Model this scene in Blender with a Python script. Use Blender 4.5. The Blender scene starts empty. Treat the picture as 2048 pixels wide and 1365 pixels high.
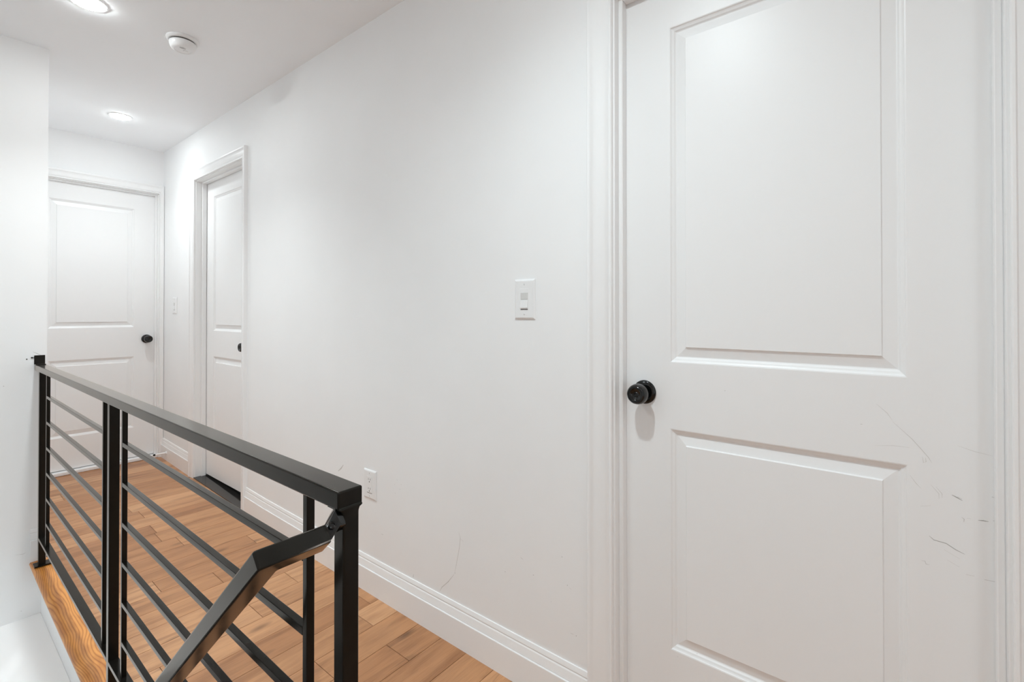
import bpy, bmesh, math, random
from mathutils import Vector, Matrix

random.seed(7)
scene = bpy.context.scene
COL = scene.collection

# ------------------------------------------------------------------ layout (metres)
WX = 1.219          # face of the long right-hand wall
YF = 4.438          # face of the far end wall
YL = 3.125          # face of the stairwell end wall (left in the photo)
XC = 0.400          # corner of that wall / left side of the far hall
CEIL = 2.428
XS = -1.50          # left side wall of stairwell and landing
YB = -3.2           # wall behind the viewer
WT = 0.12
FILL_WIN = (-3.0, -1.5, .30, 2.0)   # added unseen fill-light window: y0, y1, z0, z1


def zf(y):
    """old floor: rises gently toward the far end of the hall"""
    pts = [(-9, 0), (1.6, 0), (2.3, .005), (2.7, .012), (3.1, .026), (3.75, .046), (4.6, .074)]
    for (a, za), (b, zb) in zip(pts, pts[1:]):
        if y <= b:
            return za + (zb - za) * (y - a) / (b - a)
    return pts[-1][1]


# ------------------------------------------------------------------ materials
def new_mat(name):
    m = bpy.data.materials.new(name)
    m.use_nodes = True
    nt = m.node_tree
    b = nt.nodes['Principled BSDF']
    return m, nt, b


def paint(name, col, rough, spec=.5, bump=0, scale=200., dist=.0004, var=0.0):
    m, nt, b = new_mat(name)
    b.inputs['Base Color'].default_value = (*col, 1)
    b.inputs['Roughness'].default_value = rough
    b.inputs['Specular IOR Level'].default_value = spec
    tc = nt.nodes.new('ShaderNodeTexCoord')
    if bump:
        n = nt.nodes.new('ShaderNodeTexNoise')
        n.inputs['Scale'].default_value = scale
        n.inputs['Detail'].default_value = 3
        nt.links.new(tc.outputs['Object'], n.inputs['Vector'])
        bp = nt.nodes.new('ShaderNodeBump')
        bp.inputs['Strength'].default_value = bump
        bp.inputs['Distance'].default_value = dist
        nt.links.new(n.outputs['Fac'], bp.inputs['Height'])
        nt.links.new(bp.outputs['Normal'], b.inputs['Normal'])
    if var:
        n2 = nt.nodes.new('ShaderNodeTexNoise')
        n2.inputs['Scale'].default_value = 2.5
        n2.inputs['Detail'].default_value = 4
        nt.links.new(tc.outputs['Object'], n2.inputs['Vector'])
        r = nt.nodes.new('ShaderNodeValToRGB')
        c2 = tuple(c * (1 - var) for c in col)
        r.color_ramp.elements[0].color = (*c2, 1)
        r.color_ramp.elements[1].color = (*col, 1)
        r.color_ramp.elements[0].position = .35
        r.color_ramp.elements[1].position = .65
        nt.links.new(n2.outputs['Fac'], r.inputs['Fac'])
        nt.links.new(r.outputs['Color'], b.inputs['Base Color'])
    return m


WALL = paint('wall_paint', (.879, .885, .890), .55, .35, .25, 260, .0003, .02)
CEILM = paint('ceiling_paint', (.92, .937, .955), .75, .25, .2, 220, .0003, .015)
TRIM = paint('trim_paint', (.876, .88, .884), .34, .5, .05, 60, .0003)
DOORM = paint('door_paint', (.855, .86, .864), .38, .45, .10, 120, .0003)
LEDGE = paint('ledge_paint', (.92, .92, .92), .6, .3)
PLASTIC = paint('white_plastic', (.84, .845, .85), .3, .5)
PLASTIC2 = paint('grey_lens_plastic', (.66, .66, .65), .35, .5)
SLOT = paint('dark_slot', (.06, .055, .05), .5, .3)
VENT = paint('vent_shadow_plastic', (.34, .34, .33), .6, .3)
BLACK = paint('black_hardware', (.003, .003, .003), .16, .5, .05, 150)
RUBBER = paint('black_rubber', (.01, .01, .01), .6, .3)
DARKWOOD = paint('dark_stair_wood', (.10, .058, .034), .4, .4, .1, 40, .0005, .3)
SCUFF = paint('grey_scuff', (.40, .39, .37), .7, .2)
SCUFF2 = paint('faint_scuff', (.62, .61, .59), .7, .2)
GAP = paint('floor_gap', (.03, .012, .006), .7, .2)


def metal_mat():
    """black painted steel: dark body under a lacquer whose sheen rises toward grazing angles"""
    m, nt, b = new_mat('black_steel_paint')
    N, L = nt.nodes, nt.links
    N.remove(b)
    out = N['Material Output']
    tc = N.new('ShaderNodeTexCoord')
    n = N.new('ShaderNodeTexNoise')
    n.inputs['Scale'].default_value = 35
    n.inputs['Detail'].default_value = 5
    L.new(tc.outputs['Object'], n.inputs['Vector'])
    r = N.new('ShaderNodeValToRGB')
    r.color_ramp.elements[0].color = (.0095, .0086, .0072, 1)
    r.color_ramp.elements[1].color = (.0160, .0148, .0126, 1)
    L.new(n.outputs['Fac'], r.inputs['Fac'])
    n2 = N.new('ShaderNodeTexNoise')
    n2.inputs['Scale'].default_value = 90
    n2.inputs['Detail'].default_value = 4
    L.new(tc.outputs['Object'], n2.inputs['Vector'])
    bp = N.new('ShaderNodeBump')
    bp.inputs['Strength'].default_value = .04
    bp.inputs['Distance'].default_value = .0005
    L.new(n2.outputs['Fac'], bp.inputs['Height'])
    df = N.new('ShaderNodeBsdfDiffuse')
    L.new(r.outputs['Color'], df.inputs['Color'])
    gl = N.new('ShaderNodeBsdfGlossy')
    gl.inputs['Color'].default_value = (1, .95, .90, 1)
    rr = N.new('ShaderNodeMapRange')
    rr.inputs['To Min'].default_value = .13
    rr.inputs['To Max'].default_value = .22
    L.new(n.outputs['Fac'], rr.inputs['Value'])
    L.new(rr.outputs['Result'], gl.inputs['Roughness'])
    L.new(bp.outputs['Normal'], gl.inputs['Normal'])
    lw = N.new('ShaderNodeLayerWeight')
    lw.inputs['Blend'].default_value = .5
    pw = N.new('ShaderNodeMath')
    pw.operation = 'POWER'
    pw.inputs[1].default_value = 5.2
    L.new(lw.outputs['Facing'], pw.inputs[0])
    ad = N.new('ShaderNodeMath')
    ad.operation = 'ADD'
    ad.use_clamp = True
    ad.inputs[1].default_value = .014
    L.new(pw.outputs[0], ad.inputs[0])
    mx = N.new('ShaderNodeMixShader')
    L.new(ad.outputs[0], mx.inputs['Fac'])
    L.new(df.outputs[0], mx.inputs[1])
    L.new(gl.outputs[0], mx.inputs[2])
    L.new(mx.outputs[0], out.inputs['Surface'])
    return m


STEEL = metal_mat()


def sill_mat():
    m, nt, b = new_mat('black_granite')
    tc = nt.nodes.new('ShaderNodeTexCoord')
    v = nt.nodes.new('ShaderNodeTexVoronoi')
    v.inputs['Scale'].default_value = 220
    nt.links.new(tc.outputs['Object'], v.inputs['Vector'])
    r = nt.nodes.new('ShaderNodeValToRGB')
    r.color_ramp.elements[0].color = (.05, .05, .045, 1)
    r.color_ramp.elements[1].color = (.012, .011, .010, 1)
    r.color_ramp.elements[1].position = .25
    nt.links.new(v.outputs['Distance'], r.inputs['Fac'])
    nt.links.new(r.outputs['Color'], b.inputs['Base Color'])
    b.inputs['Roughness'].default_value = .12
    return m


GRANITE = sill_mat()


def wood_floor_mat():
    """planks run along X; per-plank random value and offset stored in the colour attribute 'plank'"""
    m, nt, b = new_mat('plank_floor')
    N, L = nt.nodes, nt.links
    tc = N.new('ShaderNodeTexCoord')
    at = N.new('ShaderNodeAttribute')
    at.attribute_name = 'plank'
    sep = N.new('ShaderNodeSeparateColor')
    L.new(at.outputs['Color'], sep.inputs['Color'])
    off = N.new('ShaderNodeVectorMath')
    off.operation = 'SCALE'
    off.inputs['Scale'].default_value = 37.0
    L.new(at.outputs['Vector'], off.inputs[0])
    add = N.new('ShaderNodeVectorMath')
    add.operation = 'ADD'
    L.new(tc.outputs['Object'], add.inputs[0])
    L.new(off.outputs['Vector'], add.inputs[1])

    def mapping(s):
        mp = N.new('ShaderNodeMapping')
        mp.inputs['Scale'].default_value = s
        L.new(add.outputs['Vector'], mp.inputs['Vector'])
        return mp

    def noise(s, scale, det, dist=0.):
        n = N.new('ShaderNodeTexNoise')
        n.inputs['Scale'].default_value = scale
        n.inputs['Detail'].default_value = det
        n.inputs['Distortion'].default_value = dist
        L.new(mapping(s).outputs['Vector'], n.inputs['Vector'])
        return n

    def ramp(src, stops):
        r = N.new('ShaderNodeValToRGB')
        e = r.color_ramp.elements
        e[0].position, e[0].color = stops[0][0], (*stops[0][1], 1)
        e[1].position, e[1].color = stops[-1][0], (*stops[-1][1], 1)
        for p, c in stops[1:-1]:
            x = e.new(p)
            x.color = (*c, 1)
        L.new(src, r.inputs['Fac'])
        return r

    def mix(kind, f, a, c):
        mx = N.new('ShaderNodeMix')
        mx.data_type = 'RGBA'
        mx.blend_type = kind
        if isinstance(f, (int, float)):
            mx.inputs['Factor'].default_value = f
        else:
            L.new(f, mx.inputs['Factor'])
        L.new(a, mx.inputs['A'])
        if isinstance(c, tuple):
            mx.inputs['B'].default_value = (*c, 1)
        else:
            L.new(c, mx.inputs['B'])
        return mx

    base = ramp(sep.outputs['Red'], [(0, (.41, .192, .086)), (.35, (.485, .243, .114)), (.7, (.56, .293, .144)), (1, (.62, .342, .176))])
    # broad streaks along the plank
    n1 = noise((1.6, 14, 1), 1.6, 5, .6)
    r1 = ramp(n1.outputs['Fac'], [(.30, (.70, .63, .57)), (.5, (.98, .97, .96)), (.72, (1.10, 1.09, 1.07))])
    c1 = mix('MULTIPLY', 1.0, base.outputs['Color'], r1.outputs['Color'])
    # fine pores
    n2 = noise((4, 90, 1), 3.0, 4)
    r2 = ramp(n2.outputs['Fac'], [(.33, (.80, .74, .68)), (.52, (1, 1, 1))])
    c2 = mix('MULTIPLY', .6, c1.outputs['Result'], r2.outputs['Color'])
    # knots / dark mineral streaks
    n3 = noise((2.6, 11, 1), 1.15, 3, 1.6)
    r3 = ramp(n3.outputs['Fac'], [(.59, (0, 0, 0)), (.74, (1, 1, 1))])
    f3 = N.new('ShaderNodeMath')
    f3.operation = 'MULTIPLY'
    f3.inputs[1].default_value = .55
    L.new(r3.outputs['Color'], f3.inputs[0])
    c3 = mix('MIX', f3.outputs[0], c2.outputs['Result'], (.20, .092, .042))
    v = N.new('ShaderNodeTexVoronoi')
    v.inputs['Scale'].default_value = 1.35
    L.new(mapping((2.3, 6.5, 1)).outputs['Vector'], v.inputs['Vector'])
    r4 = ramp(v.outputs['Distance'], [(.04, (1, 1, 1)), (.17, (0, 0, 0))])
    f4 = N.new('ShaderNodeMath')
    f4.operation = 'MULTIPLY'
    f4.inputs[1].default_value = .75
    L.new(r4.outputs['Color'], f4.inputs[0])
    c4 = mix('MIX', f4.outputs[0], c3.outputs['Result'], (.10, .045, .02))
    L.new(c4.outputs['Result'], b.inputs['Base Color'])
    b.inputs['Roughness'].default_value = .32
    b.inputs['Specular IOR Level'].default_value = .45
    bp = N.new('ShaderNodeBump')
    bp.inputs['Strength'].default_value = .15
    bp.inputs['Distance'].default_value = .0006
    L.new(n1.outputs['Fac'], bp.inputs['Height'])
    L.new(bp.outputs['Normal'], b.inputs['Normal'])
    return m


def oak_mat():
    m, nt, b = new_mat('orange_oak')
    N, L = nt.nodes, nt.links
    tc = N.new('ShaderNodeTexCoord')

    def noise(sc, scale, det):
        mp = N.new('ShaderNodeMapping')
        mp.inputs['Scale'].default_value = sc
        L.new(tc.outputs['Object'], mp.inputs['Vector'])
        n = N.new('ShaderNodeTexNoise')
        n.inputs['Scale'].default_value = scale
        n.inputs['Detail'].default_value = det
        L.new(mp.outputs['Vector'], n.inputs['Vector'])
        return n

    def math_(op, a, c):
        q = N.new('ShaderNodeMath')
        q.operation = op
        for i, v in enumerate((a, c)):
            if v is None:
                continue
            if isinstance(v, (int, float)):
                q.inputs[i].default_value = v
            else:
                L.new(v, q.inputs[i])
        return q.outputs[0]
    sp = N.new('ShaderNodeSeparateXYZ')
    L.new(tc.outputs['Object'], sp.inputs['Vector'])
    big = noise((1, .45, 1), 5.5, 1.0)
    arg = math_('ADD', math_('MULTIPLY', sp.outputs['X'], 600.), math_('MULTIPLY', big.outputs['Fac'], 140.))
    sn = math_('SINE', arg, None)
    mr = N.new('ShaderNodeMapRange')
    mr.inputs['From Min'].default_value = -1
    L.new(sn, mr.inputs['Value'])
    r = N.new('ShaderNodeValToRGB')
    e = r.color_ramp.elements
    e[0].position, e[0].color = .0, (.52, .180, .034, 1)
    e[1].position, e[1].color = 1., (.76, .345, .088, 1)
    x = e.new(.30)
    x.color = (.70, .300, .070, 1)
    L.new(mr.outputs['Result'], r.inputs['Fac'])
    n2 = noise((4, .8, 1), 9, 4)
    r2 = N.new('ShaderNodeValToRGB')
    r2.color_ramp.elements[0].color = (.76, .66, .56, 1)
    r2.color_ramp.elements[0].position = .35
    r2.color_ramp.elements[1].color = (1.05, 1.03, 1, 1)
    r2.color_ramp.elements[1].position = .6
    L.new(n2.outputs['Fac'], r2.inputs['Fac'])
    mx = N.new('ShaderNodeMix')
    mx.data_type = 'RGBA'
    mx.blend_type = 'MULTIPLY'
    mx.inputs['Factor'].default_value = 1
    L.new(r.outputs['Color'], mx.inputs['A'])
    L.new(r2.outputs['Color'], mx.inputs['B'])
    L.new(mx.outputs['Result'], b.inputs['Base Color'])
    b.inputs['Roughness'].default_value = .3
    return m


FLOORM = wood_floor_mat()
OAK = oak_mat()


def emit_mat(strength, col):
    m, nt, b = new_mat('led_diffuser')
    b.inputs['Base Color'].default_value = (.9, .9, .9, 1)
    b.inputs['Emission Color'].default_value = (*col, 1)
    b.inputs['Emission Strength'].default_value = strength
    return m


LEDS = {}


def led(strength, col):
    k = (strength, col)
    if k not in LEDS:
        LEDS[k] = emit_mat(strength, col)
    return LEDS[k]

# ------------------------------------------------------------------ mesh helpers


def link(name, bm, mats, parent=None, smooth=False, recalc=True):
    if recalc:
        bmesh.ops.recalc_face_normals(bm, faces=bm.faces)
    me = bpy.data.meshes.new(name)
    bm.to_mesh(me)
    bm.free()
    if not isinstance(mats, (list, tuple)):
        mats = [mats]
    for m in mats:
        me.materials.append(m)
    if smooth:
        for p in me.polygons:
            p.use_smooth = True
        try:
            me.set_sharp_from_angle(angle=math.radians(35))
        except Exception:
            pass
    o = bpy.data.objects.new(name, me)
    COL.objects.link(o)
    if parent is not None:
        o.parent = parent
        o.matrix_parent_inverse = Matrix.Translation(-Vector(parent.location)) if parent.type == 'EMPTY' else Matrix.Identity(4)
    return o


def empty(name, loc, label, cat, group=None):
    o = bpy.data.objects.new(name, None)
    o.empty_display_size = .05
    COL.objects.link(o)
    o.location = loc
    o['label'] = label
    o['category'] = cat
    if group:
        o['group'] = group
    return o


def tag(o, label, cat, group=None, kind=None):
    o['label'] = label
    o['category'] = cat
    if group:
        o['group'] = group
    if kind:
        o['kind'] = kind
    return o


def box(bm, a, b, mat=0, bevel=0., seg=2):
    x0, y0, z0 = [min(p, q) for p, q in zip(a, b)]
    x1, y1, z1 = [max(p, q) for p, q in zip(a, b)]
    vs = [bm.verts.new(p) for p in ((x0, y0, z0), (x1, y0, z0), (x1, y1, z0), (x0, y1, z0),
                                    (x0, y0, z1), (x1, y0, z1), (x1, y1, z1), (x0, y1, z1))]
    fs = [bm.faces.new([vs[i] for i in q]) for q in ((0, 3, 2, 1), (4, 5, 6, 7), (0, 1, 5, 4), (1, 2, 6, 5), (2, 3, 7, 6), (3, 0, 4, 7))]
    for f in fs:
        f.material_index = mat
    if bevel:
        ed = list({e for f in fs for e in f.edges})
        r = bmesh.ops.bevel(bm, geom=ed, offset=bevel, segments=seg, profile=.5, affect='EDGES')
        for f in r['faces']:
            f.material_index = mat
    return fs


def box_obj(name, a, b, m, parent=None, bevel=0., seg=2):
    bm = bmesh.new()
    box(bm, a, b, 0, bevel, seg)
    o = link(name, bm, m, parent)
    if bevel:
        weighted(o)
    return o


def weighted(o):
    for p in o.data.polygons:
        p.use_smooth = True
    md = o.modifiers.new('weighted_normal', 'WEIGHTED_NORMAL')
    md.mode = 'FACE_AREA'
    md.weight = 80
    md.keep_sharp = True


def lathe(bm, prof, frame, n=40, mat=0, close=True):
    """prof = [(radius, height)...]; frame = (origin, axis_u, axis_v, axis_h)"""
    O, U, V, H = [Vector(q) for q in frame]
    rings = []
    for r, h in prof:
        if r < 1e-6:
            rings.append([bm.verts.new(O + H * h)])
        else:
            rings.append([bm.verts.new(O + H * h + (U * math.cos(2 * math.pi * i / n) + V * math.sin(2 * math.pi * i / n)) * r) for i in range(n)])
    for A, B in zip(rings, rings[1:]):
        if len(A) == 1 and len(B) == 1:
            continue
        for i in range(n):
            j = (i + 1) % n
            if len(A) == 1:
                f = bm.faces.new((A[0], B[i], B[j]))
            elif len(B) == 1:
                f = bm.faces.new((A[i], A[j], B[0]))
            else:
                f = bm.faces.new((A[i], A[j], B[j], B[i]))
            f.material_index = mat


def grid(bm, rows, mat=0, caps=True):
    vs = [[bm.verts.new(p) for p in r] for r in rows]
    for a, b in zip(vs, vs[1:]):
        for i in range(len(a) - 1):
            bm.faces.new((a[i], a[i + 1], b[i + 1], b[i])).material_index = mat
    if caps:
        for i in (0, -1):
            try:
                bm.faces.new([r[i] for r in vs]).material_index = mat
            except Exception:
                pass
    return vs


def ribbon(bm, pts, w, fn, mat=1):
    """thin scuff stroke laid on a surface; fn maps 2D points on the surface to 3D"""
    L, R = [], []
    n = len(pts)
    for i, p in enumerate(pts):
        a = pts[max(0, i - 1)]
        c = pts[min(n - 1, i + 1)]
        dx, dy = c[0] - a[0], c[1] - a[1]
        l = math.hypot(dx, dy) or 1
        k = w * (.35 if i in (0, n - 1) else 1.0) * .5
        L.append(fn(p[0] - dy / l * k, p[1] + dx / l * k))
        R.append(fn(p[0] + dy / l * k, p[1] - dx / l * k))
    lv = [bm.verts.new(q) for q in L]
    rv = [bm.verts.new(q) for q in R]
    for i in range(n - 1):
        bm.faces.new((lv[i], lv[i + 1], rv[i + 1], rv[i])).material_index = mat


def blob(bm, c, r, fn, mat=1, n=8):
    vs = [bm.verts.new(fn(c[0] + r * math.cos(2 * math.pi * i / n), c[1] + r * math.sin(2 * math.pi * i / n))) for i in range(n)]
    bm.faces.new(vs).material_index = mat


# ------------------------------------------------------------------ shell: floor
def build_floor():
    bm = bmesh.new()
    lay = bm.loops.layers.float_color.new('plank')
    w = .1245
    y00 = 1.4125
    fixed = {-1: 1.057, 0: .8555, 2: 1.165, 4: .853, 5: 1.058, 7: .853, 11: .857, 13: .81, 15: .82, 9: 1.10, 3: .52, 1: .49, 6: .46, 8: .66}
    top = .0
    for r in range(-38, 26):
        a = y00 + r * w
        b = a + w
        if b < YB - .1 or a > YF + .14:
            continue
        xl = .415 if a > .6 else XS - .02
        if a <= .6 < b:
            xl = .415
        x = fixed.get(r, random.choice([.47, .62, .75, .95, 1.08]) + random.uniform(-.05, .05))
        cuts = [x]
        while cuts[0] > xl:
            cuts.insert(0, cuts[0] - random.choice([.6, .8, 1.0, 1.2]))
        while cuts[-1] < WX + .1:
            cuts.append(cuts[-1] + random.choice([.6, .8, 1.0]))
        for p, q in zip(cuts, cuts[1:]):
            p2, q2 = max(p, xl), min(q, WX + .10)
            if q2 - p2 < .01:
                continue
            g = .0009
            c = (random.random(), random.random(), random.random(), 1)
            P = [(p2 + g, a + g), (q2 - g, a + g), (q2 - g, b - g), (p2 + g, b - g)]
            vt = [bm.verts.new((px, py, zf(py) + top)) for px, py in P]
            vb = [bm.verts.new((px, py, zf(py) - .004)) for px, py in P]
            fs = [bm.faces.new(vt)] + [bm.faces.new((vt[i], vb[i], vb[(i + 1) % 4], vt[(i + 1) % 4])) for i in range(4)]
            for f in fs:
                for lp in f.loops:
                    lp[lay] = c
    # dark sub-floor showing in the joints, and the floor slab below it
    ys = [YB - .1, .55, .6]
    for (xa, ya, yb) in ((XS - .02, YB - .1, .6), (.40, .6, 1.6), (.40, 1.6, 2.3), (.40, 2.3, 2.7), (.40, 2.7, 3.1), (.40, 3.1, 3.75), (.40, 3.75, 4.6)):
        vs = [bm.verts.new(p) for p in ((xa, ya, zf(ya) - .0035), (WX + .1, ya, zf(ya) - .0035), (WX + .1, yb, zf(yb) - .0035), (xa, yb, zf(yb) - .0035))]
        bm.faces.new(vs).material_index = 1
    # slab edge
    fs = box(bm, (.398, .6, -.25), (WX + .1, 4.6, -.006), 1)
    fs = box(bm, (XS - .02, YB - .1, -.25), (WX + .1, .6, -.006), 1)
    o = link('floor', bm, [FLOORM, GAP])
    return tag(o, 'warm brown hardwood plank floor of the hallway behind the railing', 'floor', kind='structure')


build_floor()

# ------------------------------------------------------------------ openings / doors numbers
ND = dict(y0=-.158, y1=.605, head=2.070)      # near door jambs (right wall)
MD = dict(y0=2.993, y1=3.752, head=2.085)     # middle door jambs (right wall)
FD = dict(x0=.440, x1=1.182, head=2.092)      # far door jambs (end wall)


def wall_marks(bm, fn):
    strokes = [
        ([(1.2133, .3982), (1.2057, .3796), (1.2103, .345), (1.225, .2821), (1.2338, .2457)], .0016, 2),
        ([(1.2368, .2406), (1.2668, .2041), (1.3006, .1717), (1.3099, .1555)], .0022, 2),
        ([(1.2046, .3779), (1.1901, .3718)], .0016, 2),
        ([(1.9443, .493), (1.9631, .4733), (1.987, .4562)], .006, 2),
        ([(1.4584, .1653), (1.4619, .1528)], .0035, 1),
        ([(1.6628, .2628), (1.6509, .2628)], .0022, 1),
        ([(1.5583, .5069), (1.5635, .5096)], .003, 2),
        ([(1.5376, .4965), (1.5325, .4949)], .003, 2),
        ([(1.5449, .4762), (1.5412, .4734)], .004, 2),
        ([(1.5746, .453), (1.5708, .4505)], .004, 2),
        ([(1.5784, .4874), (1.5747, .4859)], .003, 2),
        ([(.7534, .3647), (.7467, .3623)], .0016, 2),
        ([(.7502, .2331), (.7402, .2329)], .0025, 2),
        ([(.9364, .3968), (.9266, .3938)], .003, 2),
        ([(.819, .2986), (.8176, .3021)], .0018, 2)]
    for pts, w, m in strokes:
        ribbon(bm, pts, w, fn, m)
    for c in ((1.2325, .2465), (1.2668, .2041), (.7610, .3699), (.7309, .2330), (.8855, .3578), (1.0, .33), (.7798, .448)):
        blob(bm, c, .0012, fn, 1)


def build_walls():
    # right wall with two door openings
    bm = bmesh.new()
    X0, X1 = WX, WX + WT
    jt = .02
    n0, n1, nh = ND['y0'] - jt, ND['y1'] + jt, ND['head'] + jt
    m0, m1, mh = MD['y0'] - jt, MD['y1'] + jt, MD['head'] + jt
    for a, b in (((X0, YB, -.2), (X1, n0, CEIL)), ((X0, n0, nh), (X1, n1, CEIL)), ((X0, n1, -.2), (X1, m0, CEIL)),
                 ((X0, m0, mh), (X1, m1, CEIL)), ((X0, m1, -.2), (X1, YF + WT, CEIL))):
        box(bm, a, b)
    wall_marks(bm, lambda y, z: (WX - .0003, y, z))
    tag(link('wall_right', bm, [WALL, SCUFF, SCUFF2], recalc=False), 'long white wall on the right with light switch and outlet', 'wall', kind='structure')
    # added slabs behind the door openings, keep outside light from leaking in
    tag(box_obj('wall_leak_block', (WX + WT, YB, -.3), (WX + WT + .06, YF + WT + .06, CEIL), WALL), 'added slab behind the right wall that blocks light leaking round the doors', 'wall', kind='structure')
    tag(box_obj('wall_leak_block.001', (XC - .1, YF + WT, -.3), (WX + WT, YF + WT + .06, CEIL), WALL), 'added slab behind the far door that blocks light leaking in', 'wall', kind='structure')
    # far end wall with door opening
    bm = bmesh.new()
    f0, f1, fh = FD['x0'] - jt, FD['x1'] + jt, FD['head'] + jt
    for a, b in (((XC - .1, YF, -.1), (f0, YF + WT, CEIL)), ((f0, YF, fh), (f1, YF + WT, CEIL)), ((f1, YF, -.1), (WX, YF + WT, CEIL))):
        box(bm, a, b)
    tag(link('wall_back', bm, WALL), 'white end wall of the hall above the far door', 'wall', kind='structure')
    # stairwell end wall (its face looks at the camera) = block up to the hall corner
    bm = bmesh.new()
    box(bm, (XS - .1, YL, -2.6), (XC, YF + WT, CEIL))
    fn = lambda x, z: (x, YL - .0004, z)
    ribbon(bm, [(.3529, .9988), (.3662, .9898), (.3797, .9818)], .0016, fn, 1)
    ribbon(bm, [(.335, .075), (.325, .073), (.30, .078)], .0015, fn, 2)
    blob(bm, (.3326, .9655), .0030, fn, 3)
    blob(bm, (.320, -.185), .0012, fn, 1)
    blob(bm, (.26, .85), .002, fn, 2)
    tag(link('wall_left', bm, [WALL, SCUFF, SCUFF2, SLOT], recalc=False), 'white wall at left end of the stairwell with rail bracket', 'wall', kind='structure')
    # side wall with an added, unseen window for fill light on the near hall
    bm = bmesh.new()
    wy0, wy1, wz0, wz1 = FILL_WIN
    for a, b in (((XS - .1, YB, -2.6), (XS, wy0, CEIL)), ((XS - .1, wy1, -2.6), (XS, YL, CEIL)),
                 ((XS - .1, wy0, -2.6), (XS, wy1, wz0)), ((XS - .1, wy0, wz1), (XS, wy1, CEIL))):
        box(bm, a, b)
    tag(link('wall_stairwell', bm, WALL), 'white side wall of the stairwell', 'wall', kind='structure')
    bm = bmesh.new()
    f = .04
    for a, b in (((XS - .09, wy0, wz0), (XS - .01, wy0 + f, wz1)), ((XS - .09, wy1 - f, wz0), (XS - .01, wy1, wz1)),
                 ((XS - .09, wy0 + f, wz0), (XS - .01, wy1 - f, wz0 + f)), ((XS - .09, wy0 + f, wz1 - f), (XS - .01, wy1 - f, wz1)),
                 ((XS - .08, wy0 + f, (wz0 + wz1) / 2 - .02), (XS - .02, wy1 - f, (wz0 + wz1) / 2 + .02))):
        box(bm, a, b, 0, .002, 1)
    tag(link('fill_window_1', bm, TRIM), 'added unseen window for fill light behind the viewer', 'window', kind='structure')
    pl = bpy.data.lights.new('fill_window_portal', 'AREA')
    pl.shape = 'RECTANGLE'
    pl.size, pl.size_y = wz1 - wz0, wy1 - wy0
    pl.cycles.is_portal = True
    po = bpy.data.objects.new('fill_window_portal', pl)
    COL.objects.link(po)
    po.location = (XS - .095, (wy0 + wy1) / 2, (wz0 + wz1) / 2)
    po.rotation_euler = (0, -math.pi / 2, 0)
    tag(box_obj('wall_front', (XS - .1, YB - .1, -.2), (WX + WT, YB, CEIL), WALL), 'white wall behind the viewer', 'wall', kind='structure')
    tag(box_obj('ceiling', (XS - .1, YB - .1, CEIL), (WX + WT, YF + WT, CEIL + .1), CEILM), 'white hallway ceiling with recessed lights and smoke detector', 'ceiling', kind='structure')
    # stairwell: knee wall under the floor edge, ledge, lower floor, steps
    tag(box_obj('wall_knee', (.385, .6, -2.5), (.3975, YL, -.018), WALL), 'grey white wall under the oak floor edge', 'wall', kind='structure')
    tag(box_obj('trim_ledge', (XS, 2.22, -.50), (.385, YL, -.222), LEDGE, bevel=.002), 'white flat ledge in the stairwell below the oak edge', 'ledge', kind='structure')
    tag(box_obj('floor_lower', (XS - .1, .3, -2.6), (.385, YL, -2.5), LEDGE), 'lower floor of the stairwell', 'floor', kind='structure')
    bm = bmesh.new()
    for i in range(1, 11):
        box(bm, (XS, .60 + .222 * (i - 1), -.2 * i - .03), (.385, .60 + .222 * i + .02, -.2 * i), 0)
        box(bm, (XS, .60 + .222 * (i - 1), -.2 * i), (.385, .60 + .222 * (i - 1) + .015, -.2 * (i - 1) - .03), 1)
    tag(link('trim_stairs', bm, [DARKWOOD, TRIM]), 'steps going down the stairwell', 'stairs', kind='structure')


build_walls()

# ------------------------------------------------------------------ mouldings
CASING = [(0, .0), (0, .011), (.002, .0135), (.006, .0135), (.008, .0105), (.010, .0105), (.013, .0125), (.022, .0150),
          (.040, .0165), (.052, .017), (.057, .0185), (.061, .0205), (.066, .0210), (.070, .0200), (.0725, .0165), (.073, 0)]
BASE = [(0, .146), (.0035, .1455), (.0060, .136), (.0068, .1315), (.0048, .1285), (.0050, .1275), (.0075, .1240), (.0115, .1030), (.0120, .1010), (.0105, .0985),
        (.0112, .0972), (.0150, .0968), (.0155, .0955), (.0155, 0)]


def casing(name, to3, u0, u1, zh, zb0, zb1, kl, kr, kh, label, depth=1.0):
    """mitred door casing; to3(u, d, z): position along wall, distance out of the wall, height"""
    bm = bmesh.new()
    rv = .005
    prof = CASING
    rows = []
    for s, d in prof:
        d *= depth
        a = u0 - rv - s * kl if u0 < u1 else u0
        b = u1 + rv + s * kr
        z = zh + rv + s * kh
        rows.append([to3(a, d, zb0), to3(a, d, z), to3(b, d, z), to3(b, d, zb1)])
    grid(bm, rows)
    o = link(name, bm, TRIM, smooth=True)
    return tag(o, label, 'door casing', kind='structure')


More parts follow.
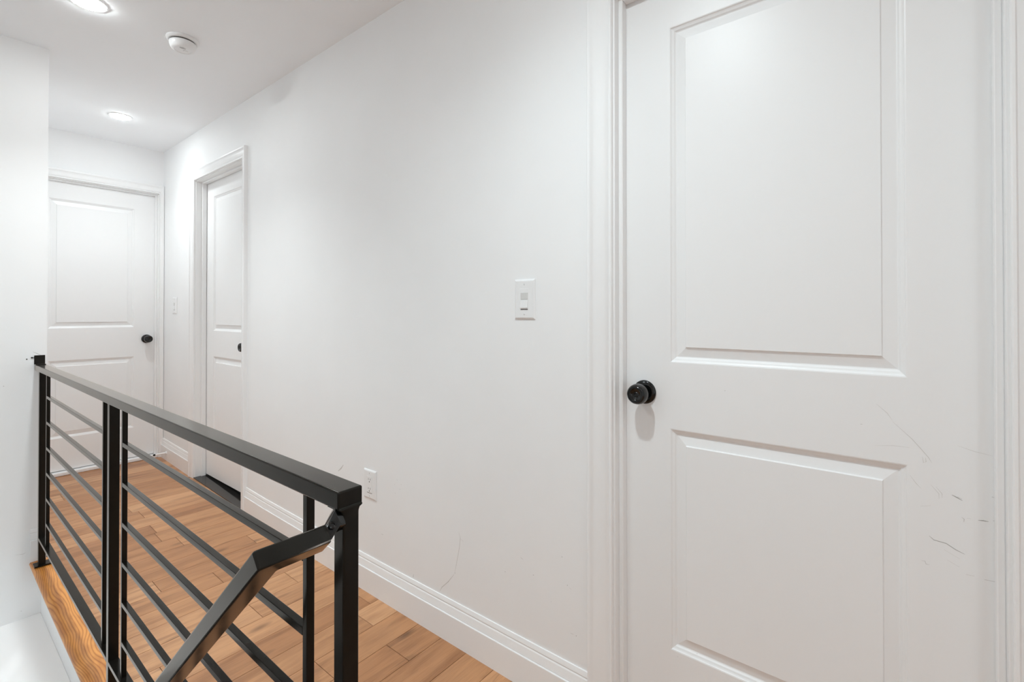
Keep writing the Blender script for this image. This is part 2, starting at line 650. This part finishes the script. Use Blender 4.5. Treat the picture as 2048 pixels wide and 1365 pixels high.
def jamb(parent, to3, u0, u1, zh, zb0, zb1, sdep, stop0, stop1):
    t = .02
    d0, d1 = .001, -WT
    def bx(nm, ua, ub, za, zb, da, db, m=TRIM, bev=.0008):
        bm = bmesh.new()
        box(bm, to3(ua, da, za), to3(ub, db, zb), 0, bev, 1)
        return link(nm, bm, m, parent)
    bx('jamb', u0 - t, u0, zb0, zh + t, d0, d1)
    bx('jamb', u1, u1 + t, zb1, zh + t, d0, d1)
    bx('head_jamb', u0 - t, u1 + t, zh, zh + t, d0, d1)
    st = .012
    bx('door_stop_strip', u0, u0 + st, zb0, zh, -stop0, -stop1, bev=.002)
    bx('door_stop_strip', u1 - st, u1, zb1, zh, -stop0, -stop1, bev=.002)
    bx('door_stop_strip', u0 + st, u1 - st, zh - st, zh, -stop0, -stop1, bev=.002)


PROFILE = [(0, 0), (.0025, .0008), (.004, .0030), (.0065, .0046), (.0105, .0062), (.0135, .0092), (.0155, .0100), (.0165, .0100),
           (.0395, .0052), (.0405, .0046), (.042, .0016), (.0425, .0014)]


def door_slab(name, to3, u0, u1, z0, z1, pu0, pu1, panels, label, marks=None):
    """two-panel moulded door; front face at d=0, panel mouldings sunk into it"""
    bm = bmesh.new()
    zs = [z0]
    for a, b in panels:
        zs += [a, b]
    zs.append(z1)
    cache = {}

    def V(u, d, z):
        k = (round(u, 5), round(d, 5), round(z, 5))
        if k not in cache:
            cache[k] = bm.verts.new(to3(u, -d, z))
        return cache[k]

    def quad(ua, ub, za, zb, d=0.):
        bm.faces.new((V(ua, d, za), V(ub, d, za), V(ub, d, zb), V(ua, d, zb)))
    us = [u0, pu0, pu1, u1]
    for i in range(3):
        for j in range(len(zs) - 1):
            if i == 1 and j % 2 == 1:
                continue
            quad(us[i], us[i + 1], zs[j], zs[j + 1])
    for a, b in panels:
        rings = []
        for s, d in PROFILE:
            rings.append([V(pu0 + s, d, a + s), V(pu1 - s, d, a + s), V(pu1 - s, d, b - s), V(pu0 + s, d, b - s)])
        for A, B in zip(rings, rings[1:]):
            for i in range(4):
                j = (i + 1) % 4
                bm.faces.new((A[i], A[j], B[j], B[i]))
        bm.faces.new(rings[-1])
    # edges and back
    T = .035
    F = [V(u0, 0, z0), V(u1, 0, z0), V(u1, 0, z1), V(u0, 0, z1)]
    Bk = [V(u0, T, z0), V(u1, T, z0), V(u1, T, z1), V(u0, T, z1)]
    bm.faces.new(Bk)
    for i in range(4):
        j = (i + 1) % 4
        bm.faces.new((F[i], F[j], Bk[j], Bk[i]))
    bmesh.ops.recalc_face_normals(bm, faces=bm.faces)
    if marks:
        fn = lambda u, z: to3(u, .0003, z)
        for pts, w, m in marks[0]:
            ribbon(bm, pts, w, fn, m)
        for c, r, m in marks[1]:
            blob(bm, c, r, fn, m)
    o = link(name, bm, [DOORM, SCUFF, SCUFF2], recalc=False)
    return tag(o, label, 'door', kind='structure')


def knob(parent, to3v, c, out, u, tilt=None):
    """black round passage knob: rosette (part) and knob (part)"""
    O = Vector(c)
    H = Vector(out)
    U = Vector(u)
    Vv = H.cross(U)
    bm = bmesh.new()
    lathe(bm, [(0, 0), (.0325, 0), (.0325, .0035), (.0315, .0055), (.029, .0075), (.020, .0090), (.0, .0090)], (O, U, Vv, H), 48)
    ro = link('knob_rosette', bm, BLACK, parent, smooth=True)
    bm = bmesh.new()
    lathe(bm, [(0, .008), (.0125, .008), (.0115, .018), (.0125, .026), (.018, .0300), (.0245, .0335), (.0270, .0375), (.0278, .0440), (.0272, .0520), (.0258, .0580),
               (.0235, .0625), (.0215, .0640), (.0205, .0640), (.0200, .0630), (.0185, .0632), (.0150, .0626), (.0120, .0605), (.0095, .0590), (.0070, .0582),
               (.0062, .0590), (.0055, .0594), (.0040, .0592), (.0030, .0580), (0, .0578)], (O, U, Vv, H), 48)
    return link('door_knob', bm, BLACK, parent, smooth=True)


# ---- near door (right wall)
r3 = lambda u, d, z: (WX - d, u, z)
cn = casing('trim_1', r3, ND['y0'], ND['y1'], ND['head'], 0, 0, 1.03, 1.03, 1.03, 'white moulded casing around the large near door', 1.0)
jamb(cn, r3, ND['y0'], ND['y1'], ND['head'], 0, 0, 0, .022, .0485)
DN = .049
d3 = lambda u, d, z: (WX + DN - d, u, z)
dmarks = ([
    ([(.0299, .9887), (.0111, .9707), (.0028, .9568)], .0007, 2),
    ([(.0028, .9547), (-.0283, .9234), (-.0426, .905), (-.0536, .8904), (-.0582, .881)], .0008, 2),
    ([(-.0442, .8907), (-.0457, .8786), (-.0498, .8815), (-.0489, .8896)], .0008, 2),
    ([(-.0874, .8243), (-.0943, .8211), (-.1025, .8166)], .0018, 1),
    ([(-.0957, .8222), (-.1016, .8196)], .0012, 1),
    ([(-.0405, .7903), (-.0563, .7955)], .0010, 2),
    ([(-.1245, .7847), (-.1315, .7858), (-.1385, .7858)], .0016, 1),
    ([(-.1441, .7892), (-.1468, .7896)], .0012, 1),
    ([(-.1014, .7845), (-.1049, .7814), (-.1043, .7757)], .0012, 2),
    ([(-.1087, .7844), (-.1145, .7848)], .001, 2),
    ([(-.0538, .7348), (-.0606, .7286), (-.0789, .7271), (-.0923, .7191), (-.1055, .714)], .0012, 1),
    ([(-.0758, .714), (-.0981, .7029)], .0008, 2),
    ([(-.0803, .6952), (-.098, .6869)], .0009, 2),
    ([(-.0417, .6815), (-.047, .6824), (-.0489, .6768), (-.0542, .6773)], .001, 2),
    ([(-.1068, .6759), (-.1188, .6768)], .0012, 2),
    ([(-.1324, .6748), (-.1463, .6758)], .0012, 1),
    ([(-.1429, .8335), (-.147, .8333)], .0013, 1),
    ([(.0566, .9413), (.053, .9414)], .0014, 1),
    ([(-.0962, .9217), (-.1194, .9147), (-.1447, .9107)], .0006, 2),
    ([(-.0248, .8493), (-.0344, .8346), (-.0423, .826)], .0007, 2),
    ([(-.0565, .8375), (-.0687, .8219), (-.0687, .8117)], .0007, 2),
    ([(-.0642, .8351), (-.0733, .8229), (-.0732, .8148)], .0007, 2),
    ([(.032, .8996), (.0013, .9049), (-.025, .9052)], .0006, 2)],
    [((.33, .985), .0008, 1), ((.25, 1.02), .0006, 2), ((.45, .27), .0006, 1), ((.40, .30), .0008, 2)])
near = door_slab('door_1', d3, ND['y0'] + .003, ND['y1'] - .003, .012, ND['head'] - .003, -.0220, .4690, [(.2812, .8698), (1.0472, 1.948)],
                 'large white two panel door in the foreground with scuff marks', dmarks)
knob(near, None, (WX + DN, .540, .9608), (-1, 0, 0), (0, 1, 0))['label'] = 'round black door knob of the near door'

# ---- middle door (right wall, ajar recess with granite sill)
cm = casing('trim_2', r3, MD['y0'], MD['y1'], MD['head'], zf(MD['y0']), zf(MD['y1']), .62, .95, .90, 'white moulded casing around the door halfway along the hall', 1.05)
jamb(cm, r3, MD['y0'], MD['y1'], MD['head'], zf(MD['y0']), zf(MD['y1']), 0, .034, .062)
DM = .064
m3 = lambda u, d, z: (WX + DM - d, u, z)
mid = door_slab('door_2', m3, MD['y0'] + .003, MD['y1'] - .003, .062, MD['head'] - .003, 3.137, 3.6250, [(.285, .884), (1.057, 1.975)],
                'white two panel door in the right wall halfway along the hall')
knob(mid, None, (WX + DM, 3.052, .972), (-1, 0, 0), (0, 1, 0))

# ---- far door (end wall)
e3 = lambda u, d, z: (u, YF - d, z)
cf = casing('trim_3', e3, FD['x0'], FD['x1'], FD['head'], zf(YF), zf(YF), .40, .42, .86, 'white moulded casing over the door at the end of the hall', 1.25)
jamb(cf, e3, FD['x0'], FD['x1'], FD['head'], zf(YF), zf(YF), 0, .014, .030)
DF = .032
f3 = lambda u, d, z: (u, YF + DF - d, z)
far = door_slab('door_3', f3, FD['x0'] + .003, FD['x1'] - .003, .096, FD['head'] - .003, .575, 1.0460, [(.318, .852), (1.072, 1.963)],
                'white two panel door at the far end of the hall')
knob(far, None, (1.122, YF + DF, .981), (0, -1, 0), (1, 0, 0))


# ---- baseboards
def baseboard(name, pts, out, label, zfun=zf, returns=None):
    bm = bmesh.new()
    rows = []
    for d, h in BASE:
        row = []
        for k, p in enumerate(pts):
            m = 0.
            if returns and k == 0:
                m = d * returns[0]
            if returns and k == len(pts) - 1:
                m = d * returns[1]
            dirv = Vector((pts[-1][0] - pts[0][0], pts[-1][1] - pts[0][1], 0)).normalized()
            q = Vector((p[0], p[1], 0)) + Vector(out) * d + dirv * m
            row.append((q.x, q.y, zfun(p[1]) + h))
        rows.append(row)
    grid(bm, rows)
    return tag(link(name, bm, TRIM), label, 'baseboard', kind='structure')


baseboard('baseboard_right', [(WX, ND['y1'] + .081), (WX, 1.6), (WX, 2.3), (WX, 2.7), (WX, MD['y0'] - .0505)], (-1, 0, 0), 'white stepped baseboard along the right wall behind the railing')
baseboard('baseboard_right.001', [(WX, MD['y1'] + .0745), (WX, 4.1), (WX, YF)], (-1, 0, 0), 'short white baseboard between the two hall doors')
baseboard('baseboard_left', [(.3475, YL), (XC, YL)], (0, -1, 0), 'short white baseboard end behind the left railing post', zfun=lambda y: .030)
bz = bpy.data.objects['baseboard_left']

# ---- granite threshold under the middle door
bm = bmesh.new()
y0, y1 = MD['y0'] + .0005, MD['y1'] - .0005
P = [(WX - .010, y0), (WX + .11, y0), (WX + .11, y1), (WX - .010, y1)]
vt = [bm.verts.new((x, y, zf(y) + .006)) for x, y in P]
vb = [bm.verts.new((x, y, zf(y) + .0003)) for x, y in P]
bm.faces.new(vt)
bm.faces.new(vb)
for i in range(4):
    bm.faces.new((vt[i], vt[(i + 1) % 4], vb[(i + 1) % 4], vb[i]))
tag(link('door_threshold', bm, GRANITE), 'polished black stone threshold under the halfway hall door', 'threshold')
# white threshold strip under the far door
tag(box_obj('trim_4', (FD['x0'], YF - .012, zf(YF) + .0005), (FD['x1'], YF + .10, .091), TRIM, bevel=.003), 'white sill strip under the far door', 'sill', kind='structure')

# ---- oak nosing along the edge of the floor
bm = bmesh.new()
prof = [(.416, -.0005), (.375, -.0005), (.3555, -.001), (.3490, -.0035), (.3455, -.0085), (.3450, -.0130), (.3480, -.0185), (.3540, -.0205), (.398, -.0205), (.416, -.0205)]
rows = []
ys = [.56, 1.0, 1.6, 2.0, 2.3, 2.5, 2.7, 2.9, YL - .0005]
for x, z in prof + [prof[0]]:
    rows.append([(x, y, zf(y) + z + .0015) for y in ys])
grid(bm, rows)
bmesh.ops.remove_doubles(bm, verts=bm.verts, dist=1e-6)
tag(link('trim_5', bm, OAK, smooth=True), 'orange oak nosing along the stairwell edge under the railing', 'nosing', kind='structure')

# ------------------------------------------------------------------ railing
rail = empty('railing', (.3775, 1.85, 0), 'black steel guard railing with horizontal bars and sloping handrail along the stairwell edge', 'railing')
RX0, RX1 = .3585, .3965          # top rail
PX0, PX1 = .3650, .3900          # posts and bottom bars
BX0, BX1 = .3712, .3838          # infill bars
ZT = .938
YN = .5840                       # near end
# top rail: rounded rectangular tube
box_obj('top_rail', (RX0, YN, ZT - .0254), (RX1, YL - .003, ZT), STEEL, rail, bevel=.0028, seg=3)


def post(yc0, yc1, zb, flare=None):
    bm = bmesh.new()
    if flare is None:
        box(bm, (PX0, yc0, zb), (PX1, yc1, ZT - .0254), 0, .0020, 2)
    else:
        # welded post whose top flares into the rail
        r = .0022
        def ring(z, ex, ey):
            a, b, c, d = PX0 - ex, PX1 + ex, yc0, yc1 + ey
            return [(a + r, c, z), (b - r, c, z), (b, c + r, z), (b, d - r, z), (b - r, d, z), (a + r, d, z), (a, d - r, z), (a, c + r, z)]
        zt = ZT - .0254
        rr = [ring(zb, 0, 0), ring(zt - .010, 0, 0)]
        for k in range(1, 7):
            t = k / 6
            e = 1 - math.sqrt(max(0, 1 - t * t))
            rr.append(ring(zt - .010 + .010 * t, .0062 * e, .0075 * e))
        rr.append(ring(zt + .004, .0045, .006))
        vs = [[bm.verts.new(p) for p in q] for q in rr]
        for A, B in zip(vs, vs[1:]):
            for i in range(8):
                j = (i + 1) % 8
                bm.faces.new((A[i], A[j], B[j], B[i]))
        bm.faces.new(vs[0])
        bm.faces.new(vs[-1])
    o = link('post', bm, STEEL, rail)
    weighted(o)
    return o


post(.5820, .6060, .0015, flare=True)
post(1.8060, 1.8300, .0050)
post(3.0420, 3.0670, .0300)


def base_plate(yc, z):
    o = box_obj('base_plate', (.350, yc - .028, z), (.405, yc + .028, z + .006), STEEL, rail, bevel=.001)
    return o


base_plate(.594, .0012)
base_plate(1.818, .0022)
bp_ = box_obj('base_plate', (.351, 3.028, .0275), (.415, 3.080, .0335), STEEL, rail, bevel=.001)

# panels
ZB = [.8090, .6970, .5850, .4740, .3620, .2520]
panels = [(.6950, 1.7010), (1.9170, 2.9100)]
for k, (ya, yb) in enumerate(panels):
    # flat bottom bar spans between its two posts
    y0, y1 = ((.6060, 1.8060), (1.8300, 3.0420))[k]
    box_obj('bottom_bar', (PX0, y0, .1430), (PX1, y1, .1560), STEEL, rail, bevel=.0012)
    for yv in (ya, yb):
        box_obj('baluster', (BX0, yv - .0063 + .0, .1560), (BX1, yv + .0063, ZT - .0254), STEEL, rail, bevel=.0012)
    for zc in ZB:
        box_obj('horizontal_bar', (BX0, ya + .0063, zc - .0063), (BX1, yb - .0063, zc + .0063), STEEL, rail, bevel=.0011)

# wall bracket (angle with a screw)
bm = bmesh.new()
box(bm, (.3565, YL - .0040, ZT + .001), (.3935, YL - .0006, .9815), 0, .0012, 2)
box(bm, (.3575, YL - .036, ZT + .0003), (.3930, YL - .0036, ZT + .0040), 0, .0010, 1)
br = link('wall_bracket', bm, STEEL, rail)
weighted(br)
bm = bmesh.new()
lathe(bm, [(0, 0), (.0034, 0), (.0034, .002), (.002, .0034), (0, .0036)], ((.3490, YL - .0006, .9715), (1, 0, 0), (0, 0, 1), (0, -1, 0)), 16)
box(bm, (.350, YL - .0032, .9705), (.3575, YL - .0010, .9728), 0)
link('screw', bm, BLACK, br, smooth=True)

# ------------------------------------------------------------------ descending handrail
TH = math.radians(42.0)
dv = Vector((0, math.cos(TH), -math.sin(TH)))
nv = Vector((0, math.sin(TH), math.cos(TH)))
xv = Vector((1, 0, 0))
A = Vector((.2475, .5815, .9042))       # outer top corner of the bend
w, t = .0330, .0238
bm = bmesh.new()


def sec_x(x, y_in):
    """cross-section ring of the leg along X at position x; y_in = distance range along dv"""
    return x


def rounded(pts2, r, n=3):
    out = []
    m = len(pts2)
    for i in range(m):
        p, a, c = Vector(pts2[i]), Vector(pts2[i - 1]), Vector(pts2[(i + 1) % m])
        u = (a - p).normalized()
        v = (c - p).normalized()
        for k in range(n + 1):
            q = k / n
            ang = q * math.pi / 2
            out.append(p + u * r * (1 - math.sin(ang)) + v * r * (1 - math.cos(ang)))
    return out


sq = rounded([(0, 0), (w, 0), (w, -t), (0, -t)], .0030)     # (in-plane offset, thickness offset)
LEN = 2.25


def P3(x, s, nn):
    return A + xv * x + dv * s + nv * nn


R0 = [P3(.0905, q[0], q[1]) for q in sq]                 # end at the bracket (leg along X: in-plane offset runs along dv)
R1 = [P3(q[0], q[0], q[1]) for q in sq]                  # mitre: x offset = s offset
R2 = [P3(q[0], LEN, q[1]) for q in sq]                   # lower end (leg along dv: in-plane offset runs along X)
# bend is slightly rounded: insert rings just before and after the mitre
Ra = [P3(q[0] + .0035, q[0], q[1]) for q in sq]
Rb = [P3(q[0], q[0] + .0035, q[1]) for q in sq]
Rm = [P3(q[0] + .0009, q[0] + .0009, q[1]) for q in sq]
rings = [R0, Ra, Rm, Rb, R2]
vs = [[bm.verts.new(p) for p in r] for r in rings]
for a, b in zip(vs, vs[1:]):
    n = len(a)
    for i in range(n):
        j = (i + 1) % n
        bm.faces.new((a[i], a[j], b[j], b[i]))
bm.faces.new(vs[0])
bm.faces.new(vs[-1])
hand = link('handrail', bm, STEEL, rail)
weighted(hand)
hand['label'] = 'bent handrail sloping down into the stairwell'
# swivel bracket between tube and post
bm = bmesh.new()
c0 = P3(.089, w / 2, -t / 2)
c1 = Vector((.3562, .5900, .8990))
c2 = Vector((.3652, .5935, .9005))


def ringat(c, su, sn, axis_u=dv, axis_n=nv):
    return [c + axis_u * q[0] * su + axis_n * q[1] * sn for q in rounded([(-.5, -.5), (.5, -.5), (.5, .5), (-.5, .5)], .14)]


rr = [ringat(c0, w * .86, t * .84), ringat(c0 + Vector((.006, 0, .002)), w * .80, t * .80), ringat(c1, .024, .022), ringat(c1 + Vector((.003, .001, 0)), .0225, .026), ringat(c2, .0220, .030)]
vs = [[bm.verts.new(p) for p in r] for r in rr]
for a, b in zip(vs, vs[1:]):
    n = len(a)
    for i in range(n):
        j = (i + 1) % n
        bm.faces.new((a[i], a[j], b[j], b[i]))
bm.faces.new(vs[0])
bm.faces.new(vs[-1])
sw_bm = bm
cc = (c0 + c1) / 2 - dv * .0125 + nv * 0
lathe(sw_bm, [(0, -.001), (.0052, -.001), (.0052, .0016), (.0040, .0026), (.0028, .0026), (.0024, .0012), (0, .0012)], (cc, xv, nv, -dv), 18)
link('swivel_bracket', sw_bm, BLACK, hand, smooth=True)


# ------------------------------------------------------------------ switches, outlet
def plate_geo(bm, yc, zc, wy, wz, th=.0055):
    """bevelled wall plate on the right wall"""
    x0 = WX - .0003
    prof = [(0, 0), (0, .0016), (.0016, .0034), (.0048, th - .0004), (.0062, th)]
    rings = []
    for s, d in prof:
        rings.append([(x0 - d, yc - wy / 2 + s, zc - wz / 2 + s), (x0 - d, yc + wy / 2 - s, zc - wz / 2 + s), (x0 - d, yc + wy / 2 - s, zc + wz / 2 - s), (x0 - d, yc - wy / 2 + s, zc + wz / 2 - s)])
    vs = [[bm.verts.new(p) for p in r] for r in rings]
    for a, b in zip(vs, vs[1:]):
        for i in range(4):
            j = (i + 1) % 4
            bm.faces.new((a[i], a[j], b[j], b[i]))
    bm.faces.new(vs[-1])
    bm.faces.new(vs[0])


def screw_head(parent, y, z, th):
    bm = bmesh.new()
    lathe(bm, [(0, 0), (.0032, 0), (.0032, .0006), (.002, .0011), (0, .0012)], ((WX - th, y, z), (0, 1, 0), (0, 0, 1), (-1, 0, 0)), 16)
    s = link('plate_screw', bm, PLASTIC, parent, smooth=True)
    b2 = bmesh.new()
    box(b2, (WX - th - .0014, y - .0004, z - .0026), (WX - th - .0005, y + .0004, z + .0026))
    link('screw_slot', b2, SLOT, s)


def light_switch(yc, zc, label, wy=.080, wz=.1270):
    e = empty('light_switch', (WX, yc, zc), label, 'light switch')
    bm = bmesh.new()
    plate_geo(bm, yc, zc, wy, wz)
    link('switch_plate', bm, PLASTIC, e)
    th = .0058
    # rocker frame
    box_obj('rocker_frame', (WX - th - .0004, yc - .0172, zc - .0340), (WX - .002, yc + .0172, zc + .0340), PLASTIC, e, bevel=.0006)
    box_obj('sensor_lens', (WX - th - .0016, yc - .0140, zc - .0010), (WX - .003, yc + .0140, zc + .0215), PLASTIC2, e, bevel=.001)['label'] = 'grey sensor window in the upper half'
    bm = bmesh.new()
    x0 = WX - th
    vs = [bm.verts.new(p) for p in ((x0 - .0016, yc - .0142, zc - .002), (x0 - .0016, yc + .0142, zc - .002), (x0 - .0042, yc + .0142, zc - .0275), (x0 - .0042, yc - .0142, zc - .0275),
                                    (x0 + .003, yc - .0142, zc - .002), (x0 + .003, yc + .0142, zc - .002), (x0 + .003, yc + .0142, zc - .0300), (x0 + .003, yc - .0142, zc - .0300))]
    for q in ((0, 1, 2, 3), (4, 5, 6, 7), (0, 1, 5, 4), (1, 2, 6, 5), (2, 3, 7, 6), (3, 0, 4, 7)):
        bm.faces.new([vs[i] for i in q])
    link('rocker', bm, PLASTIC, e)
    box_obj('slider_slot', (WX - th - .0008, yc - .0140, zc - .0335), (WX - .004, yc + .0140, zc - .0312), SLOT, e)
    screw_head(e, yc, zc + .0475, .0056)
    screw_head(e, yc, zc - .0475, .0056)
    return e


light_switch(.9170, 1.2228, 'white light switch with grey sensor window near the large door')
light_switch(4.1635, 1.2330, 'small white light switch on the wall beside the far door', .088, .122)


def outlet(yc, zc):
    e = empty('power_outlet', (WX, yc, zc), 'white power outlet low on the wall behind the end of the railing', 'power outlet')
    bm = bmesh.new()
    plate_geo(bm, yc, zc, .086, .1220)
    link('outlet_plate', bm, PLASTIC, e)
    th = .0058
    fc = box_obj('receptacle', (WX - th - .0012, yc - .0172, zc - .0340), (WX - .002, yc + .0172, zc + .0340), PLASTIC, e, bevel=.0006)
    for s in (.0195, -.0195):
        for dy, hh in ((-.0062, .0042), (.0062, .0034)):
            bm = bmesh.new()
            box(bm, (WX - th - .0015, yc + dy - .0009, zc + s + .003 - hh), (WX - th - .0008, yc + dy + .0009, zc + s + .003 + hh))
            link('blade_slot', bm, SLOT, fc)
        bm = bmesh.new()
        lathe(bm, [(0, 0), (.0024, 0), (.0024, .0006), (0, .0006)], ((WX - th - .0010, yc, zc + s - .0075), (0, 1, 0), (0, 0, 1), (-1, 0, 0)), 14)
        link('ground_hole', bm, SLOT, fc)
    box_obj('lower_gap', (WX - th - .0006, yc - .0172, zc - .0356), (WX - .004, yc + .0172, zc - .0342), SLOT, e)
    screw_head(e, yc, zc + .0475, .0056)
    screw_head(e, yc, zc - .0475, .0056)


outlet(1.7385, .4520)

# ------------------------------------------------------------------ ceiling fixtures
LG = 'recessed ceiling lights'


COOL = (.835, .95, .985)
NEUTRAL = (.915, .975, .985)


def recessed(x, y, label, glow, watts, col=COOL, soft=.045, angle=150):
    e = empty('recessed_light', (x, y, CEIL), label, 'ceiling light', LG)
    fr = ((x, y, CEIL), (1, 0, 0), (0, -1, 0), (0, 0, -1))
    bm = bmesh.new()
    lathe(bm, [(.0500, .0002), (.0500, .0035), (.0535, .0042), (.0600, .0030), (.0620, .0002)], fr, 56)
    link('trim_ring', bm, PLASTIC, e, smooth=True)
    bm = bmesh.new()
    lathe(bm, [(.0498, .0012), (.0492, .0052), (.0450, .0076), (.0300, .0094), (.0150, .0102), (0, .0104)], fr, 56)
    link('diffuser', bm, led(glow, col), e, smooth=True)
    # downward beam of the LED fixture
    li = bpy.data.lights.new('downlight_beam', 'SPOT')
    li.energy = watts
    li.color = col
    li.spot_size = math.radians(angle)
    li.spot_blend = 1.0
    li.shadow_soft_size = soft
    lo = bpy.data.objects.new('downlight_beam', li)
    COL.objects.link(lo)
    lo.location = (x, y, CEIL - .016)
    return e


recessed(.4370, 2.5250, 'bright recessed ceiling light above the railing near the smoke detector', 21, 8.5, NEUTRAL, .045, 116)
recessed(.8200, 3.8330, 'bright recessed ceiling light close to the far door', 14, 3.7, NEUTRAL, .045, 130)
recessed(.3950, .5400, 'recessed ceiling light over the landing just above the near railing post', 26, 7.4)
recessed(.3, -.75, 'added fill light in the ceiling of the landing behind the viewer', 7, 1.0)  # added lamp out of view, fills the near end with light
recessed(.3, -2.0, 'added fill light in the ceiling at the back of the landing behind the viewer', 7, 1.0)  # second added lamp out of view, more soft fill
recessed(-.7, 1.5, 'added unseen fill light in the ceiling over the middle of the stairwell', 10, 7.5, COOL, .09)  # added lamp out of view, brightens the ledge and the middle of the wall

sd = empty('smoke_detector', (.766, 2.532, CEIL), 'round white smoke detector on the hall ceiling', 'smoke detector')
sx, sy = .766, 2.532
fr = ((sx, sy, CEIL), (1, 0, 0), (0, -1, 0), (0, 0, -1))
bm = bmesh.new()
lathe(bm, [(0, .0002), (.0640, .0002), (.0645, .0040), (.0625, .0085), (.0565, .0122), (.0550, .0125), (0, .0125)], fr, 64)
link('mounting_base', bm, PLASTIC, sd, smooth=True)
bm = bmesh.new()
lathe(bm, [(0, .0124), (.0485, .0124), (.0485, .0190), (0, .0190)], fr, 64)
link('shadow_gap', bm, SLOT, sd)
bm = bmesh.new()
lathe(bm, [(0, .0185), (.0520, .0185), (.0528, .0200), (.0525, .0270), (.0495, .0370), (.0460, .0435), (.0410, .0475), (.0330, .0492), (.0320, .0475), (.0180, .0480), (.0, .0480)], fr, 64)
body = link('detector_body', bm, PLASTIC, sd, smooth=True)
# sounder grille and test button on the lower face
bm = bmesh.new()
for i in range(-3, 4):
    for j in range(-2, 3):
        if (i / 3.4) ** 2 + (j / 2.4) ** 2 <= 1:
            px, py = sx - .006 + i * .0034, sy - .018 + j * .0036
            lathe(bm, [(0, .0478), (.0012, .0478), (.0012, .0484), (0, .0484)], ((px, py, CEIL), (1, 0, 0), (0, -1, 0), (0, 0, -1)), 8)
link('sounder_grille', bm, VENT, sd)
bm = bmesh.new()
lathe(bm, [(0, .0470), (.0095, .0470), (.0100, .0490), (.0090, .0510), (0, .0514)], ((sx + .012, sy + .004, CEIL), (1, 0, 0), (0, -1, 0), (0, 0, -1)), 28)
link('test_button', bm, PLASTIC, sd, smooth=True)
# ------------------------------------------------------------------ little door stop on the baseboard by the far door
ds = empty('door_stop', (WX - .0155, 4.29, zf(4.29) + .060), 'small white door stop with black tip at the foot of the far door', 'door stop')
bm = bmesh.new()
lathe(bm, [(0, 0), (.0120, 0), (.0115, .004), (.0075, .007), (.0066, .010), (.0066, .072), (0, .072)], ((WX - .0155, 4.29, zf(4.29) + .060), (0, 1, 0), (0, 0, 1), (-1, 0, 0)), 24)
link('stop_rod', bm, PLASTIC, ds, smooth=True)
bm = bmesh.new()
lathe(bm, [(0, .070), (.0070, .070), (.0075, .073), (.0075, .079), (.0060, .082), (0, .082)], ((WX - .0155, 4.29, zf(4.29) + .060), (0, 1, 0), (0, 0, 1), (-1, 0, 0)), 24)
link('rubber_tip', bm, RUBBER, ds, smooth=True)

# ------------------------------------------------------------------ camera
cam = bpy.data.cameras.new('camera')
cam.sensor_fit = 'HORIZONTAL'
cam.sensor_width = 36
cam.lens = 957.4 / 2048 * 36
cam.shift_y = -63.09 / 2048
cam.clip_start = .02
co = bpy.data.objects.new('camera', cam)
COL.objects.link(co)
co.location = (0, 0, 1.18)
co.rotation_euler = (math.radians(90 + .39), 0, -math.radians(51.445))
scene.camera = co

# ------------------------------------------------------------------ world / colour
wd = bpy.data.worlds.new('world')
scene.world = wd
wd.use_nodes = True
wd.node_tree.nodes['Background'].inputs['Color'].default_value = (.86, .96, 1, 1)
wd.node_tree.nodes['Background'].inputs['Strength'].default_value = 0.3
scene.view_settings.view_transform = 'Standard'
scene.view_settings.look = 'None'
scene.view_settings.exposure = 3.02
scene.view_settings.gamma = 1
scene.view_settings.use_curve_mapping = False
scene.cycles.max_bounces = 16
scene.cycles.diffuse_bounces = 12
scene.cycles.glossy_bounces = 6
scene.cycles.sample_clamp_indirect = 6
scene.cycles.use_denoising = True
